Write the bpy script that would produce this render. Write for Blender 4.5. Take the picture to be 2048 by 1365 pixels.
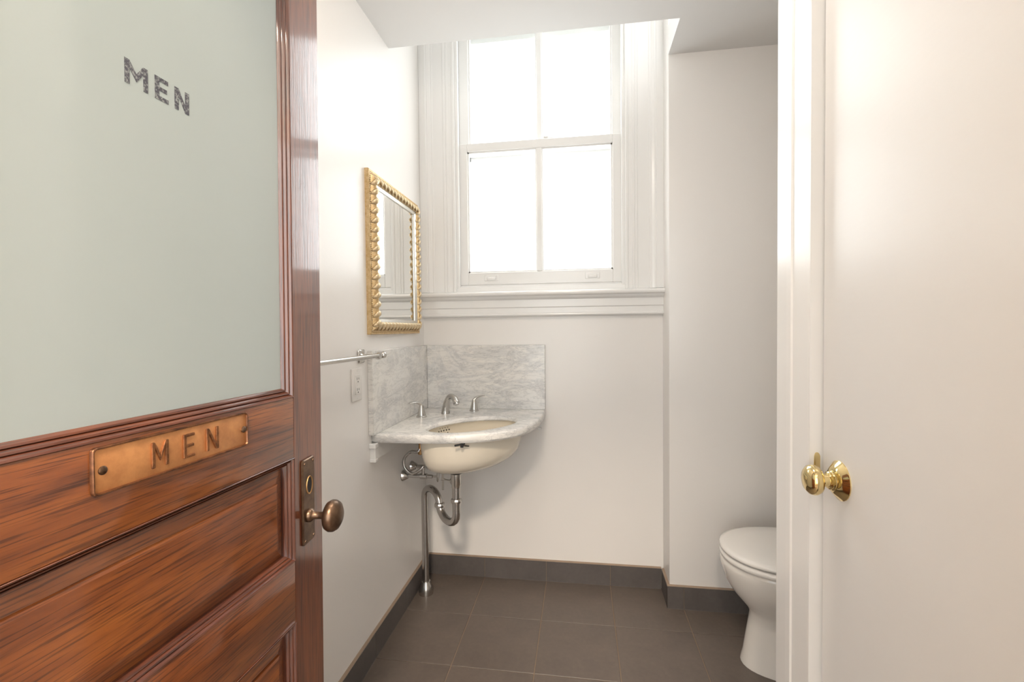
import bpy, bmesh, math, random
from mathutils import Vector, Matrix
random.seed(7)
for o in list(bpy.data.objects): bpy.data.objects.remove(o)
scene = bpy.context.scene
C = scene.collection
PI = math.pi

# ------------------------------------------------------------------ camera
cam_d = bpy.data.cameras.new('camera'); cam = bpy.data.objects.new('camera', cam_d); C.objects.link(cam)
YAW, PITCH, ROLL = math.radians(8.39), math.radians(-1.369), math.radians(-0.592)
fw = Vector((-math.sin(YAW)*math.cos(PITCH), math.cos(YAW)*math.cos(PITCH), math.sin(PITCH)))
rt = Vector((math.cos(YAW), math.sin(YAW), 0)); up = rt.cross(fw)
r2 = rt*math.cos(ROLL) + up*math.sin(ROLL); u2 = -rt*math.sin(ROLL) + up*math.cos(ROLL)
M = Matrix((r2, u2, -fw)).transposed().to_4x4(); M.translation = Vector((0.7745, -2.2282, 1.2245))
cam.matrix_world = M
cam_d.sensor_width = 36.0; cam_d.lens = 924.0*36/2048; cam_d.clip_start = 0.02
scene.camera = cam

# ------------------------------------------------------------------ world, light, exposure
world = bpy.data.worlds.new('overcast_sky'); scene.world = world; world.use_nodes = True
bg = world.node_tree.nodes['Background']
bg.inputs[0].default_value = (0.97, 0.985, 1.0, 1); bg.inputs[1].default_value = 4.2
scene.view_settings.view_transform = 'Standard'; scene.view_settings.look = 'None'
scene.view_settings.exposure = 0.36; scene.view_settings.gamma = 1.0; scene.view_settings.use_curve_mapping = False

scene.cycles.max_bounces = 6; scene.cycles.diffuse_bounces = 4; scene.cycles.glossy_bounces = 2; scene.cycles.transmission_bounces = 3; scene.cycles.transparent_max_bounces = 8

def area_light(name, loc, rot, sx, sy, power, color, portal=False):
    d = bpy.data.lights.new(name, 'AREA'); d.shape = 'RECTANGLE'; d.size = sx; d.size_y = sy
    d.energy = power; d.color = color
    o = bpy.data.objects.new(name, d); C.objects.link(o); o.location = loc; o.rotation_euler = rot
    if portal: d.cycles.is_portal = True
    return o
area_light('window_portal', (0.58, 0.2, 2.1), (-PI/2, 0, 0), 0.95, 1.5, 1, (1, 1, 1), portal=True)
area_light('hall_fill_portal', (0.75, -4.33, 1.5), (PI/2, 0, 0), 3.2, 2.4, 1, (1, 1, 1), portal=True)  # portal for the added hall opening that brings in fill light
HALL_FILL, BATH_FILL = 85.0, 5.5  # strengths of the two added, unseen fill lamps

# ------------------------------------------------------------------ materials
def mat(name, col, rough=0.5, metal=0.0, spec=0.5, coat=0.0, coat_rough=0.1):
    m = bpy.data.materials.new(name); m.use_nodes = True
    b = m.node_tree.nodes['Principled BSDF']
    b.inputs['Base Color'].default_value = (*col, 1); b.inputs['Roughness'].default_value = rough
    b.inputs['Metallic'].default_value = metal; b.inputs['Specular IOR Level'].default_value = spec
    b.inputs['Coat Weight'].default_value = coat; b.inputs['Coat Roughness'].default_value = coat_rough
    return m
def N(m, t, **kw):
    n = m.node_tree.nodes.new(t)
    for k, v in kw.items(): setattr(n, k, v)
    return n
def L(m, a, b): m.node_tree.links.new(a, b)
def bsdf(m): return m.node_tree.nodes['Principled BSDF']
def noise(m, scale, detail=4, rough=0.55, stretch=(1, 1, 1), dist=0.0, rot=(0, 0, 0)):
    tc = N(m, 'ShaderNodeTexCoord'); mp = N(m, 'ShaderNodeMapping')
    mp.inputs['Scale'].default_value = stretch; mp.inputs['Rotation'].default_value = rot
    n = N(m, 'ShaderNodeTexNoise'); n.inputs['Scale'].default_value = scale; n.inputs['Detail'].default_value = detail
    n.inputs['Roughness'].default_value = rough; n.inputs['Distortion'].default_value = dist
    L(m, tc.outputs['Object'], mp.inputs['Vector']); L(m, mp.outputs['Vector'], n.inputs['Vector'])
    return n
def ramp(m, src, stops):
    r = N(m, 'ShaderNodeValToRGB'); e = r.color_ramp.elements
    while len(e) < len(stops): e.new(0.5)
    for i, (p, c) in enumerate(stops): e[i].position = p; e[i].color = (*c, 1)
    L(m, src, r.inputs['Fac']); return r
def mixc(m, a, b, fac, mode='MIX'):
    x = N(m, 'ShaderNodeMix', data_type='RGBA', blend_type=mode)
    for sock, v in ((x.inputs[6], a), (x.inputs[7], b), (x.inputs[0], fac)):
        if hasattr(v, 'links'): L(m, v, sock)
        elif isinstance(v, tuple): sock.default_value = (*v, 1)
        else: sock.default_value = v
    return x.outputs[2]
def bump(m, src, strength, dist=0.002):
    b = N(m, 'ShaderNodeBump'); b.inputs['Strength'].default_value = strength; b.inputs['Distance'].default_value = dist
    L(m, src, b.inputs['Height']); L(m, b.outputs['Normal'], bsdf(m).inputs['Normal']); return b

def paint(name, col, rough, bscale=260, bstr=0.12, stretch=(1, 1, 1)):
    m = mat(name, col, rough)
    if bstr > 0:
        n = noise(m, bscale, 0, 0.5, stretch); bump(m, n.outputs[0], bstr, 0.001)
    return m
wall_paint = paint('satin_white_wall_paint', (0.86, 0.832, 0.80), 0.30)
trim_paint = paint('gloss_white_trim_paint', (0.86, 0.85, 0.83), 0.25, 120, 0)
door_paint = paint('brushed_white_door_paint', (0.80, 0.79, 0.775), 0.30, 90, 0.12, (1, 0.35, 1.6))
ceil_paint = paint('flat_white_ceiling_paint', (0.80, 0.79, 0.775), 0.9, 1, 0)
bsdf(ceil_paint).inputs['Specular IOR Level'].default_value = 0.1

def wood(name, axis, dark, mid, light, wave=0.12):
    m = mat(name, mid, 0.40, coat=1.0, coat_rough=0.07)
    s1 = {'Y': (8, 1.1, 8), 'Z': (8, 8, 1.1)}[axis]; s2 = {'Y': (38, 1.1, 38), 'Z': (38, 38, 1.1)}[axis]
    big = noise(m, 3.0, 5, 0.6, s1, 1.0); fine = noise(m, 10.0, 3, 0.55, s2, 0.15); blot = noise(m, 9, 3)
    c1 = ramp(m, big.outputs[0], [(0.3, dark), (0.5, mid), (0.72, light)])
    c2 = ramp(m, fine.outputs[0], [(0.38, (0.30, 0.25, 0.22)), (0.49, (1, 1, 1))])
    c3 = ramp(m, blot.outputs[0], [(0.3, (0.80, 0.76, 0.74)), (0.6, (1, 1, 1))])
    c = mixc(m, c1.outputs[0], c2.outputs[0], 0.8, 'MULTIPLY'); c = mixc(m, c, c3.outputs[0], 0.7, 'MULTIPLY')
    L(m, c, bsdf(m).inputs['Base Color']); b = bump(m, fine.outputs[0], wave, 0.0006)
    L(m, b.outputs['Normal'], bsdf(m).inputs['Coat Normal'])
    return m
oak_rail = wood('varnished_oak_horizontal_grain', 'Y', (0.095, 0.024, 0.006), (0.19, 0.052, 0.010), (0.29, 0.090, 0.016))
oak_stile = wood('varnished_oak_upright_grain', 'Z', (0.10, 0.024, 0.009), (0.165, 0.043, 0.013), (0.21, 0.060, 0.018), 0.25)
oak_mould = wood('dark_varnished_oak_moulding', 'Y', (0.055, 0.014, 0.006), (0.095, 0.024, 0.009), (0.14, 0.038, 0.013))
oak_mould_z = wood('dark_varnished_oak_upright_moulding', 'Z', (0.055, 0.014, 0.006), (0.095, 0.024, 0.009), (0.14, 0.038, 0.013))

def marble():
    m = mat('white_grey_veined_marble', (0.78, 0.76, 0.73), 0.18)
    a = noise(m, 3.2, 9, 0.66, (1.0, 1.0, 2.4), 0.9, (0.55, 0.75, 0.3)); b = noise(m, 11, 9, 0.72, (1, 1, 3.2), 0.6, (0.55, 0.75, 0.3)); c = noise(m, 2.0, 3)
    c1 = ramp(m, a.outputs[0], [(0.36, (0.86, 0.845, 0.815)), (0.46, (0.83, 0.815, 0.785)), (0.515, (0.68, 0.675, 0.665)), (0.57, (0.83, 0.81, 0.78)), (0.70, (0.86, 0.84, 0.80))])
    c2 = ramp(m, b.outputs[0], [(0.40, (1, 1, 1)), (0.475, (0.97, 0.965, 0.96)), (0.503, (0.66, 0.66, 0.67)), (0.53, (0.97, 0.965, 0.96)), (0.7, (1, 1, 1))])
    c3 = ramp(m, c.outputs[0], [(0.40, (0.90, 0.905, 0.915)), (0.58, (1, 0.99, 0.97))])
    x = mixc(m, c1.outputs[0], c2.outputs[0], 0.75, 'MULTIPLY'); x = mixc(m, x, c3.outputs[0], 0.9, 'MULTIPLY')
    L(m, x, bsdf(m).inputs['Base Color']); return m
marble_m = marble()

def slate(name, col, var=0.2):
    m = mat(name, col, 0.42)
    a = noise(m, 4.5, 6, 0.65, (1, 1, 1), 0.5); b = noise(m, 60, 4, 0.6)
    c1 = ramp(m, a.outputs[0], [(0.25, tuple(v*(1-var) for v in col)), (0.75, tuple(v*(1+var) for v in col))])
    c2 = ramp(m, b.outputs[0], [(0.35, (0.9, 0.9, 0.9)), (0.7, (1.0, 1.0, 1.0)), (0.8, (1.0, 1.0, 1.0))])
    x = mixc(m, c1.outputs[0], c2.outputs[0], 1.0, 'MULTIPLY')
    L(m, x, bsdf(m).inputs['Base Color']); bump(m, b.outputs[0], 0.1, 0.001)
    r = ramp(m, a.outputs[0], [(0.3, (0.36,)*3), (0.7, (0.5,)*3)]); L(m, r.outputs[0], bsdf(m).inputs['Roughness'])
    return m
tile_m = slate('dark_slate_porcelain_tile', (0.152, 0.122, 0.102))
base_tile_m = slate('dark_slate_baseboard_tile', (0.12, 0.105, 0.098))
grout_m = mat('tan_grout', (0.30, 0.22, 0.155), 0.9)
caulk_m = mat('tan_caulk', (0.33, 0.245, 0.18), 0.8)
chrome = mat('polished_chrome', (0.72, 0.71, 0.70), 0.12, 1.0)
nickel = mat('satin_nickel', (0.62, 0.60, 0.57), 0.22, 1.0)
pipe_m = mat('satin_chrome_pipe', (0.56, 0.54, 0.52), 0.24, 1.0)
brass = mat('polished_brass', (0.84, 0.67, 0.34), 0.09, 1.0)
fitting_brass = mat('dull_brass_fitting', (0.42, 0.24, 0.10), 0.4, 0.9)
black_rubber = mat('black_rubber', (0.02, 0.02, 0.02), 0.6)
dark_hole = mat('dark_recess', (0.012, 0.009, 0.008), 0.8)
china = mat('cream_vitreous_china', (0.80, 0.73, 0.61), 0.12)
toilet_m = mat('white_vitreous_china', (0.82, 0.785, 0.735), 0.12)
seat_m = mat('white_seat_plastic', (0.85, 0.82, 0.78), 0.18)
plastic = mat('white_outlet_plastic', (0.83, 0.80, 0.76), 0.3)
def worn_metal(name, a, b, rough, metal=0.9, scale=40):
    m = mat(name, a, rough, metal); n = noise(m, scale, 5, 0.65)
    r = ramp(m, n.outputs[0], [(0.35, b), (0.62, a)]); L(m, r.outputs[0], bsdf(m).inputs['Base Color']); return m
copper = worn_metal('aged_copper', (0.66, 0.31, 0.12), (0.52, 0.225, 0.085), 0.40, 0.6)
copper_dark = worn_metal('tarnished_copper', (0.30, 0.13, 0.06), (0.11, 0.05, 0.03), 0.35, 0.8, 60)
copper_mid = worn_metal('darkened_copper', (0.36, 0.155, 0.065), (0.16, 0.07, 0.035), 0.35, 0.8, 120)
bronze = worn_metal('brown_bronze', (0.20, 0.125, 0.08), (0.10, 0.058, 0.036), 0.33, 0.9, 30)
gold = worn_metal('antique_gold_leaf', (0.76, 0.57, 0.32), (0.60, 0.40, 0.18), 0.36, 0.6, 90)
gold_pale = worn_metal('pale_champagne_gilding', (0.80, 0.68, 0.48), (0.66, 0.47, 0.24), 0.34, 0.5, 110)
silver_m = mat('silvered_slip', (0.72, 0.70, 0.65), 0.3, 0.7)
mirror_m = mat('mirror_silver', (0.88, 0.88, 0.86), 0.015, 1.0)
ink = mat('worn_black_paint', (0.035, 0.035, 0.045), 0.6)

def frosted():
    m = bpy.data.materials.new('frosted_glass'); m.use_nodes = True; nt = m.node_tree; nt.nodes.clear()
    out = N(m, 'ShaderNodeOutputMaterial'); d = N(m, 'ShaderNodeBsdfDiffuse'); t = N(m, 'ShaderNodeBsdfTranslucent')
    g = N(m, 'ShaderNodeBsdfGlossy'); fr = N(m, 'ShaderNodeFresnel'); mx = N(m, 'ShaderNodeMixShader'); mx2 = N(m, 'ShaderNodeMixShader')
    d.inputs[0].default_value = (0.60, 0.635, 0.565, 1); t.inputs[0].default_value = (0.52, 0.585, 0.575, 1)
    g.inputs['Roughness'].default_value = 0.06; g.inputs[0].default_value = (1, 1, 1, 1); fr.inputs[0].default_value = 1.5
    mx.inputs[0].default_value = 0.3
    n = noise(m, 1.6, 3); r = ramp(m, n.outputs[0], [(0.3, (0.49, 0.555, 0.545)), (0.7, (0.53, 0.595, 0.59))]); L(m, r.outputs[0], d.inputs[0])
    L(m, d.outputs[0], mx.inputs[1]); L(m, t.outputs[0], mx.inputs[2])
    L(m, fr.outputs[0], mx2.inputs[0]); L(m, mx.outputs[0], mx2.inputs[1]); L(m, g.outputs[0], mx2.inputs[2])
    L(m, mx2.outputs[0], out.inputs[0]); return m
frosted_m = frosted()
def clear_glass():
    m = bpy.data.materials.new('window_glass'); m.use_nodes = True; nt = m.node_tree; nt.nodes.clear()
    out = N(m, 'ShaderNodeOutputMaterial'); t = N(m, 'ShaderNodeBsdfTransparent'); g = N(m, 'ShaderNodeBsdfGlossy'); tl = N(m, 'ShaderNodeBsdfTranslucent')
    mx = N(m, 'ShaderNodeMixShader'); mx2 = N(m, 'ShaderNodeMixShader')
    t.inputs[0].default_value = (0.97, 0.985, 0.98, 1); g.inputs['Roughness'].default_value = 0.03; tl.inputs[0].default_value = (0.9, 0.9, 0.9, 1)
    mx.inputs[0].default_value = 0.03; mx2.inputs[0].default_value = 0.05
    L(m, t.outputs[0], mx.inputs[1]); L(m, tl.outputs[0], mx.inputs[2]); L(m, mx.outputs[0], mx2.inputs[1]); L(m, g.outputs[0], mx2.inputs[2])
    L(m, mx2.outputs[0], out.inputs[0]); return m
glass_m = clear_glass()
def worn_ink():
    m = bpy.data.materials.new('flaking_black_lettering'); m.use_nodes = True
    b = bsdf(m); b.inputs['Base Color'].default_value = (0.05, 0.05, 0.065, 1); b.inputs['Roughness'].default_value = 0.5
    n = noise(m, 260, 4, 0.7); r = ramp(m, n.outputs[0], [(0.48, (0.05, 0.05, 0.065)), (0.66, (0.30, 0.32, 0.31))])
    L(m, r.outputs[0], b.inputs['Base Color']); return m
worn_ink_m = worn_ink()
def fill_lamp_mat(name, col, strength):
    m = bpy.data.materials.new(name); m.use_nodes = True; b = bsdf(m)
    b.inputs['Base Color'].default_value = (0.9, 0.88, 0.85, 1); b.inputs['Emission Color'].default_value = (*col, 1); b.inputs['Emission Strength'].default_value = strength
    return m

# ------------------------------------------------------------------ geometry helpers
def bx(bm, x0, x1, y0, y1, z0, z1, bev=0.0, seg=1):
    r = bmesh.ops.create_cube(bm, size=1.0); vs = r['verts']
    for v in vs:
        v.co = Vector((x0 if v.co.x < 0 else x1, y0 if v.co.y < 0 else y1, z0 if v.co.z < 0 else z1))
    if bev > 0:
        es = list({e for v in vs for e in v.link_edges})
        bmesh.ops.bevel(bm, geom=es, offset=bev, segments=seg, affect='EDGES', profile=0.5)
def loops(bm, rings, closed=True, cap0=True, cap1=True):
    V = [[bm.verts.new(p) for p in r] for r in rings]; n = len(V[0])
    for a, b in zip(V, V[1:]):
        for i in range(n if closed else n-1):
            j = (i+1) % n
            bm.faces.new((a[i], a[j], b[j], b[i]))
    if cap0: bm.faces.new(list(reversed(V[0])))
    if cap1: bm.faces.new(V[-1])
    return V
def lathe(bm, base, axis, prof, n=28, cap=True):
    a = Vector(axis).normalized(); t = Vector((0, 0, 1)) if abs(a.z) < 0.9 else Vector((1, 0, 0))
    u = a.cross(t).normalized(); w = a.cross(u); b0 = Vector(base)
    loops(bm, [[b0 + a*h + (u*math.cos(2*PI*i/n) + w*math.sin(2*PI*i/n))*max(r, 1e-4) for i in range(n)] for r, h in prof], True, cap, cap)
def spline(pts, k=8):
    P = [Vector(p) for p in pts]; out = []
    for i in range(len(P)-1):
        p0 = P[i-1] if i else P[0]*2-P[1]; p1, p2 = P[i], P[i+1]; p3 = P[i+2] if i+2 < len(P) else p2*2-p1
        for j in range(k):
            t = j/k; t2 = t*t; t3 = t2*t
            out.append(0.5*((2*p1) + (p2-p0)*t + (2*p0-5*p1+4*p2-p3)*t2 + (3*p1-p0-3*p2+p3)*t3))
    out.append(P[-1]); return out
def tube(bm, pts, r, n=14, smooth=0, flat=None):
    P = spline(pts, smooth) if smooth else [Vector(p) for p in pts]
    m = len(P); rr = r if callable(r) else (lambda t: r)
    T = [(P[min(i+1, m-1)] - P[max(i-1, 0)]).normalized() for i in range(m)]
    u = T[0].orthogonal().normalized() if flat is None else (Vector(flat) - T[0]*T[0].dot(Vector(flat))).normalized()
    rings = []
    for i in range(m):
        u = (u - T[i]*u.dot(T[i])).normalized(); w = T[i].cross(u); R = rr(i/(m-1))
        ru, rw = R if isinstance(R, tuple) else (R, R)
        rings.append([P[i] + u*math.cos(2*PI*k/n)*ru + w*math.sin(2*PI*k/n)*rw for k in range(n)])
    loops(bm, rings)
def prism(bm, poly, f0, f1):
    """poly: list of 2-d points, f0/f1 map (a, b) -> 3-d for the two ends"""
    loops(bm, [[Vector(f0(a, b)) for a, b in poly], [Vector(f1(a, b)) for a, b in poly]])
def obj(name, bm, m, parent=None, smooth=None, loc=None):
    bmesh.ops.recalc_face_normals(bm, faces=bm.faces[:])
    me = bpy.data.meshes.new(name); bm.to_mesh(me); bm.free()
    me.materials.append(m)
    if smooth is not None:
        for p in me.polygons: p.use_smooth = True
        me.set_sharp_from_angle(angle=math.radians(smooth))
    o = bpy.data.objects.new(name, me); C.objects.link(o)
    if parent: o.parent = parent
    if loc: o.location = loc
    return o
def box(name, x0, x1, y0, y1, z0, z1, m, parent=None, bev=0.0, seg=2):
    bm = bmesh.new(); bx(bm, x0, x1, y0, y1, z0, z1, bev, seg); return obj(name, bm, m, parent, 40 if bev else None)
def tag(o, label, cat=None, group=None, kind=None):
    o['label'] = label
    if cat: o['category'] = cat
    if group: o['group'] = group
    if kind: o['kind'] = kind
    return o
def thing(name, label, cat, loc=(0, 0, 0), kind=None):
    o = bpy.data.objects.new(name, None); C.objects.link(o); o.location = loc; o.empty_display_size = 0.1
    return tag(o, label, cat, kind=kind)
def share(name, src, parent, loc=(0, 0, 0), rot=(0, 0, 0), m=None):
    o = bpy.data.objects.new(name, src.data); C.objects.link(o); o.parent = parent; o.location = loc; o.rotation_euler = rot
    return o
def child(name, bm, m, parent, smooth=None):
    """part built in world coordinates under an un-rotated Empty standing at parent.location"""
    bmesh.ops.translate(bm, verts=bm.verts[:], vec=-Vector(parent.location))
    return obj(name, bm, m, parent, smooth)

# ------------------------------------------------------------------ the room shell
XR, YE, YE2, ZS, ZT = 2.02, -2.06, -2.18, 2.393, 3.15     # right wall, entry wall faces, soffit, upper ceiling
CHX, CHY = 1.155, -0.15                                   # chase
PX, PY = 1.19, -1.19                                      # partition face and end
def struct(o, label, cat): return tag(o, label, cat, kind='structure')

# floor with separate tiles
T, GR = 0.305, 0.003
floor = struct(box('floor', -0.05, XR+0.05, YE2+0.02, 0.05, -0.05, -0.003, grout_m), 'dark slate tile floor with thin tan grout lines', 'floor')
bm = bmesh.new(); bx(bm, GR/2, T-GR/2, GR/2, T-GR/2, -0.012, 0.0, 0.0012, 1)
proto_tile = None
X0 = 0.299 - T
rows = 7
for j in range(rows):
    for i in range(7):
        x0 = X0 + i*T; y1 = -0.011 - j*T; y0 = y1 - T
        xa, xb, ya, yb = max(x0, 0.0), min(x0+T, XR), max(y0, YE2+0.03), y1
        if xa >= XR-0.02 or yb-ya < 0.03: continue
        if yb <= YE+0.02 and False: continue
        if x0 > PX and y1 < PY-0.05: continue                 # inside the closet
        full = xa == x0 and xb == x0+T and ya == y0
        if full and proto_tile is not None:
            share('floor_tile', proto_tile, floor, (x0, y0, random.uniform(-0.0004, 0.0002)))
        elif full:
            proto_tile = obj('floor_tile', bm, tile_m, floor); proto_tile.location = (x0, y0, 0)
        else:
            b2 = bmesh.new(); bx(b2, GR/2, xb-xa-GR/2, GR/2, yb-ya-GR/2, -0.012, 0.0, 0.0012, 1)
            obj('floor_tile', b2, tile_m, floor, loc=(xa, ya, 0))

# walls
struct(box('wall_left', -0.12, 0.0, YE2, 0.14, 0.0, ZT, wall_paint), 'glossy white painted left wall behind the sink', 'wall')
WX0, WX1, WZ0, WZ1 = 0.176, 0.985, 1.40, 2.86            # window opening
bm = bmesh.new()
bx(bm, 0.0, WX0, 0.0, 0.14, 0.0, ZT); bx(bm, WX1, CHX+0.02, 0.0, 0.14, 0.0, ZT)
bx(bm, WX0, WX1, 0.0, 0.14, 0.0, WZ0); bx(bm, WX0, WX1, 0.0, 0.14, WZ1, ZT)
struct(obj('wall_back', bm, wall_paint), 'white back wall below and around the sash window', 'wall')
struct(box('wall_chase', CHX, XR+0.1, CHY, 0.14, 0.0, ZT, wall_paint, bev=0.004), 'white projecting wall section to the right of the window', 'wall')
struct(box('wall_nook', XR, XR+0.1, YE2, CHY, 0.0, ZT, wall_paint), 'white wall behind the toilet tank', 'wall')
# partition with a closet door opening
DY0, DY1, DZ = -2.02, -1.326, 2.07
bm = bmesh.new()
bx(bm, PX, PX+0.11, DY1, PY, 0.0, ZS); bx(bm, PX, PX+0.11, YE, DY0, 0.0, ZS); bx(bm, PX, PX+0.11, DY0, DY1, DZ, ZS)
bx(bm, PX+0.11, XR, PY-0.1, PY, 0.0, ZS)
struct(obj('wall_partition', bm, wall_paint), 'white partition wall holding the white door on the right', 'wall')
# entry wall with the doorway (camera stands just outside it)
EX0, EX1 = 0.245, 0.96
bm = bmesh.new()
bx(bm, 0.0, EX0, YE2, YE, 0.0, ZS); bx(bm, EX1, PX, YE2, YE, 0.0, ZS); bx(bm, EX0, EX1, YE2, YE, 2.10, ZS); bx(bm, PX, XR, YE2, YE, 0.0, ZS)
struct(obj('wall_entry', bm, wall_paint), 'white wall with the doorway the camera looks through', 'wall')
fr2 = thing('trim_2', 'white painted frame of the doorway around the camera', 'door frame', (EX1, YE, 0), 'structure')
for q in ((EX1-0.02, EX1, 0, 2.10), (EX0, EX0+0.018, 0, 2.10), (EX0+0.018, EX1-0.02, 2.08, 2.10)):
    bm = bmesh.new(); bx(bm, q[0], q[1], YE2-0.004, YE+0.004, q[2], q[3], 0.001); child('jamb_lining', bm, trim_paint, fr2)
# soffit and upper ceiling
SY = -0.385
bm = bmesh.new()
prism(bm, [(0, YE2), (XR, YE2), (XR, CHY), (CHX, CHY), (CHX, SY), (0, SY)], lambda a, b: (a, b, ZS), lambda a, b: (a, b, ZS+0.12))
struct(obj('ceiling', bm, ceil_paint), 'white dropped ceiling cut back in front of the window', 'ceiling')
struct(box('ceiling_light_well', 0.0, CHX, SY-0.12, 0.0, ZT-0.06, ZT, ceil_paint), 'white upper ceiling of the light well above the window', 'ceiling')
struct(box('wall_light_well', 0.0, CHX, SY-0.12, SY-0.002, ZS+0.12, ZT-0.06, wall_paint), 'white riser above the edge of the dropped ceiling', 'wall')
# hall behind the camera
bsdf(oak_stile).inputs['Coat IOR'].default_value = 1.65
hall_floor_m = wood('brown_hall_floorboards', 'Y', (0.10, 0.05, 0.025), (0.16, 0.085, 0.045), (0.22, 0.12, 0.065))
struct(box('floor_hall', -0.9, 2.4, -4.2, YE2+0.02, -0.05, -0.004, hall_floor_m), 'brown wooden hall floor behind the doorway', 'floor')
struct(box('ceiling_hall', -0.9, 2.4, -4.2, YE2, 2.75, 2.85, ceil_paint), 'white hall ceiling outside the doorway', 'ceiling')
HW = (-0.8, 2.3, 0.35, 2.62)
bm = bmesh.new(); bx(bm, -1.0, HW[0], -4.3, -4.2, 0, 2.85); bx(bm, HW[1], 2.5, -4.3, -4.2, 0, 2.85); bx(bm, HW[0], HW[1], -4.3, -4.2, 0, HW[2]); bx(bm, HW[0], HW[1], -4.3, -4.2, HW[3], 2.85); bx(bm, -1.0, -0.9, -4.2, YE2, 0, 2.85); bx(bm, 2.4, 2.5, -4.2, YE2, 0, 2.85)
bx(bm, -0.9, 0.0, YE2, YE, 0, 2.85); bx(bm, XR+0.1, 2.4, YE2, YE, 0, 2.85); bx(bm, 0.0, XR+0.1, YE2, YE2+0.02, ZS, 2.85)
struct(obj('wall_hall', bm, paint('cream_hall_paint', (0.80, 0.71, 0.60), 0.5, 1, 0)), 'cream hall walls behind the doorway', 'wall')

hw = thing('hall_fill_window', 'added unseen hall window behind the camera for fill light', 'window', (0.75, -4.25, HW[2]), 'structure')  # added, unseen opening that lets frontal fill daylight into the bathroom
bm = bmesh.new(); bx(bm, HW[0], HW[0]+0.06, -4.28, -4.22, HW[2], HW[3]); bx(bm, HW[1]-0.06, HW[1], -4.28, -4.22, HW[2], HW[3]); bx(bm, 0.72, 0.78, -4.28, -4.22, HW[2], HW[3])
bx(bm, HW[0], HW[1], -4.28, -4.22, HW[2], HW[2]+0.06); bx(bm, HW[0], HW[1], -4.28, -4.22, HW[3]-0.06, HW[3]); child('fill_window_frame', bm, trim_paint, hw)
for x0, x1 in ((HW[0]+0.06, 0.72), (0.78, HW[1]-0.06)):
    bm = bmesh.new(); bx(bm, x0, x1, -4.252, -4.248, HW[2]+0.06, HW[3]-0.06); child('pane', bm, glass_m, hw)
# tiled baseboards
BH, BT = 0.098, 0.011
def baseboard(name, label, p0, d, n, length, joints):
    """p0 start on the wall, d unit direction, n unit normal into the room, joints distances along d"""
    root = thing(name, label, 'baseboard', (p0[0], p0[1], 0), 'structure')
    d = Vector((*d, 0)); n = Vector((*n, 0))
    cuts = [0.0] + joints + [length]
    for a, b in zip(cuts, cuts[1:]):
        bm = bmesh.new(); bx(bm, 0.001 if a else 0, b-a-0.001, 0, 1, 0, BH, 0)
        for v in bm.verts: v.co = d*(v.co.x + a) + n*(v.co.y*BT) + Vector((0, 0, v.co.z))
        bmesh.ops.bevel(bm, geom=bm.edges[:], offset=0.001, segments=1, affect='EDGES')
        obj('baseboard_tile', bm, base_tile_m, root)
    bm = bmesh.new(); prism(bm, [(0, 0), (BT*0.95, 0), (BT*0.8, 0.0015), (0, 0.004)], lambda a, b: n*a + Vector((0, 0, BH+b)), lambda a, b: d*length + n*a + Vector((0, 0, BH+b)))
    obj('caulk_line', bm, caulk_m, root)
    bm = bmesh.new(); prism(bm, [(0, 0.001), (BT*0.8, 0.001), (BT*0.8, BH-0.002), (0, BH-0.002)], lambda a, b: n*a + Vector((0, 0, b)), lambda a, b: d*length + n*a + Vector((0, 0, b)))
    obj('grout_joint', bm, grout_m, root)
baseboard('baseboard_back', 'dark tile baseboard along the back wall under the sink', (BT, 0), (1, 0), (0, -1), CHX-2*BT, [0.299-BT, 0.604-BT, 0.909-BT])
baseboard('baseboard_left', 'dark tile baseboard along the left wall', (0, YE), (0, 1), (1, 0), -YE, sorted([-YE-0.011-T*k for k in range(1, 7)]))
baseboard('baseboard_chase_side', 'short dark tile baseboard on the side of the projecting wall', (CHX, CHY), (0, 1), (-1, 0), -CHY-BT, [])
baseboard('baseboard_chase', 'dark tile baseboard behind the toilet', (CHX-BT, CHY), (1, 0), (0, -1), XR-CHX+BT, [1.214-CHX+BT, 1.519-CHX+BT, 1.824-CHX+BT])

# ------------------------------------------------------------------ window
win = thing('window_1', 'tall white four-pane sash window with glowing white glass', 'window', (0, 0, 0), 'structure')
def sash(name, y0, y1, z0, z1, st, rb, rtop, label):
    xa, xb = WX0+0.004, WX1-0.004
    bm = bmesh.new()
    bx(bm, xa, xa+st, y0, y1, z0, z1, 0.0025); bx(bm, xb-st, xb, y0, y1, z0, z1, 0.0025)
    bx(bm, xa+st, xb-st, y0, y1, z0, z0+rb, 0.0025); bx(bm, xa+st, xb-st, y0, y1, z1-rtop, z1, 0.0025)
    # glazing bead
    a, b, c, d = xa+st, xb-st, z0+rb, z1-rtop
    for q in ((a, a+0.007, c, d), (b-0.007, b, c, d)): bx(bm, q[0], q[1], y0+0.008, y1-0.006, q[2], q[3])
    for q in ((c, c+0.007), (d-0.007, d)): bx(bm, a, b, y0+0.008, y1-0.006, q[0], q[1])
    s = obj(name, bm, trim_paint, win, 35); s['label'] = label
    xm = (a+b)/2 + 0.003
    bm = bmesh.new(); bx(bm, xm-0.013, xm+0.013, y0, y1, c, d, 0.003); bx(bm, xm-0.019, xm+0.019, y0+0.010, y1-0.006, c, d, 0.003)
    obj('muntin', bm, trim_paint, s, 35)
    for u, v in ((a, xm-0.013), (xm+0.013, b)):
        box('pane', u, v, (y0+y1)/2, (y0+y1)/2+0.003, c, d, glass_m, s)
    return s, (a, b, c, d)
ls, lr = sash('lower_sash', 0.012, 0.050, 1.447, 2.143, 0.050, 0.062, 0.040, 'lower window sash with two panes')
us, ur = sash('upper_sash', 0.054, 0.092, 2.103, 2.855, 0.050, 0.045, 0.055, 'upper window sash with two panes')
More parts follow.
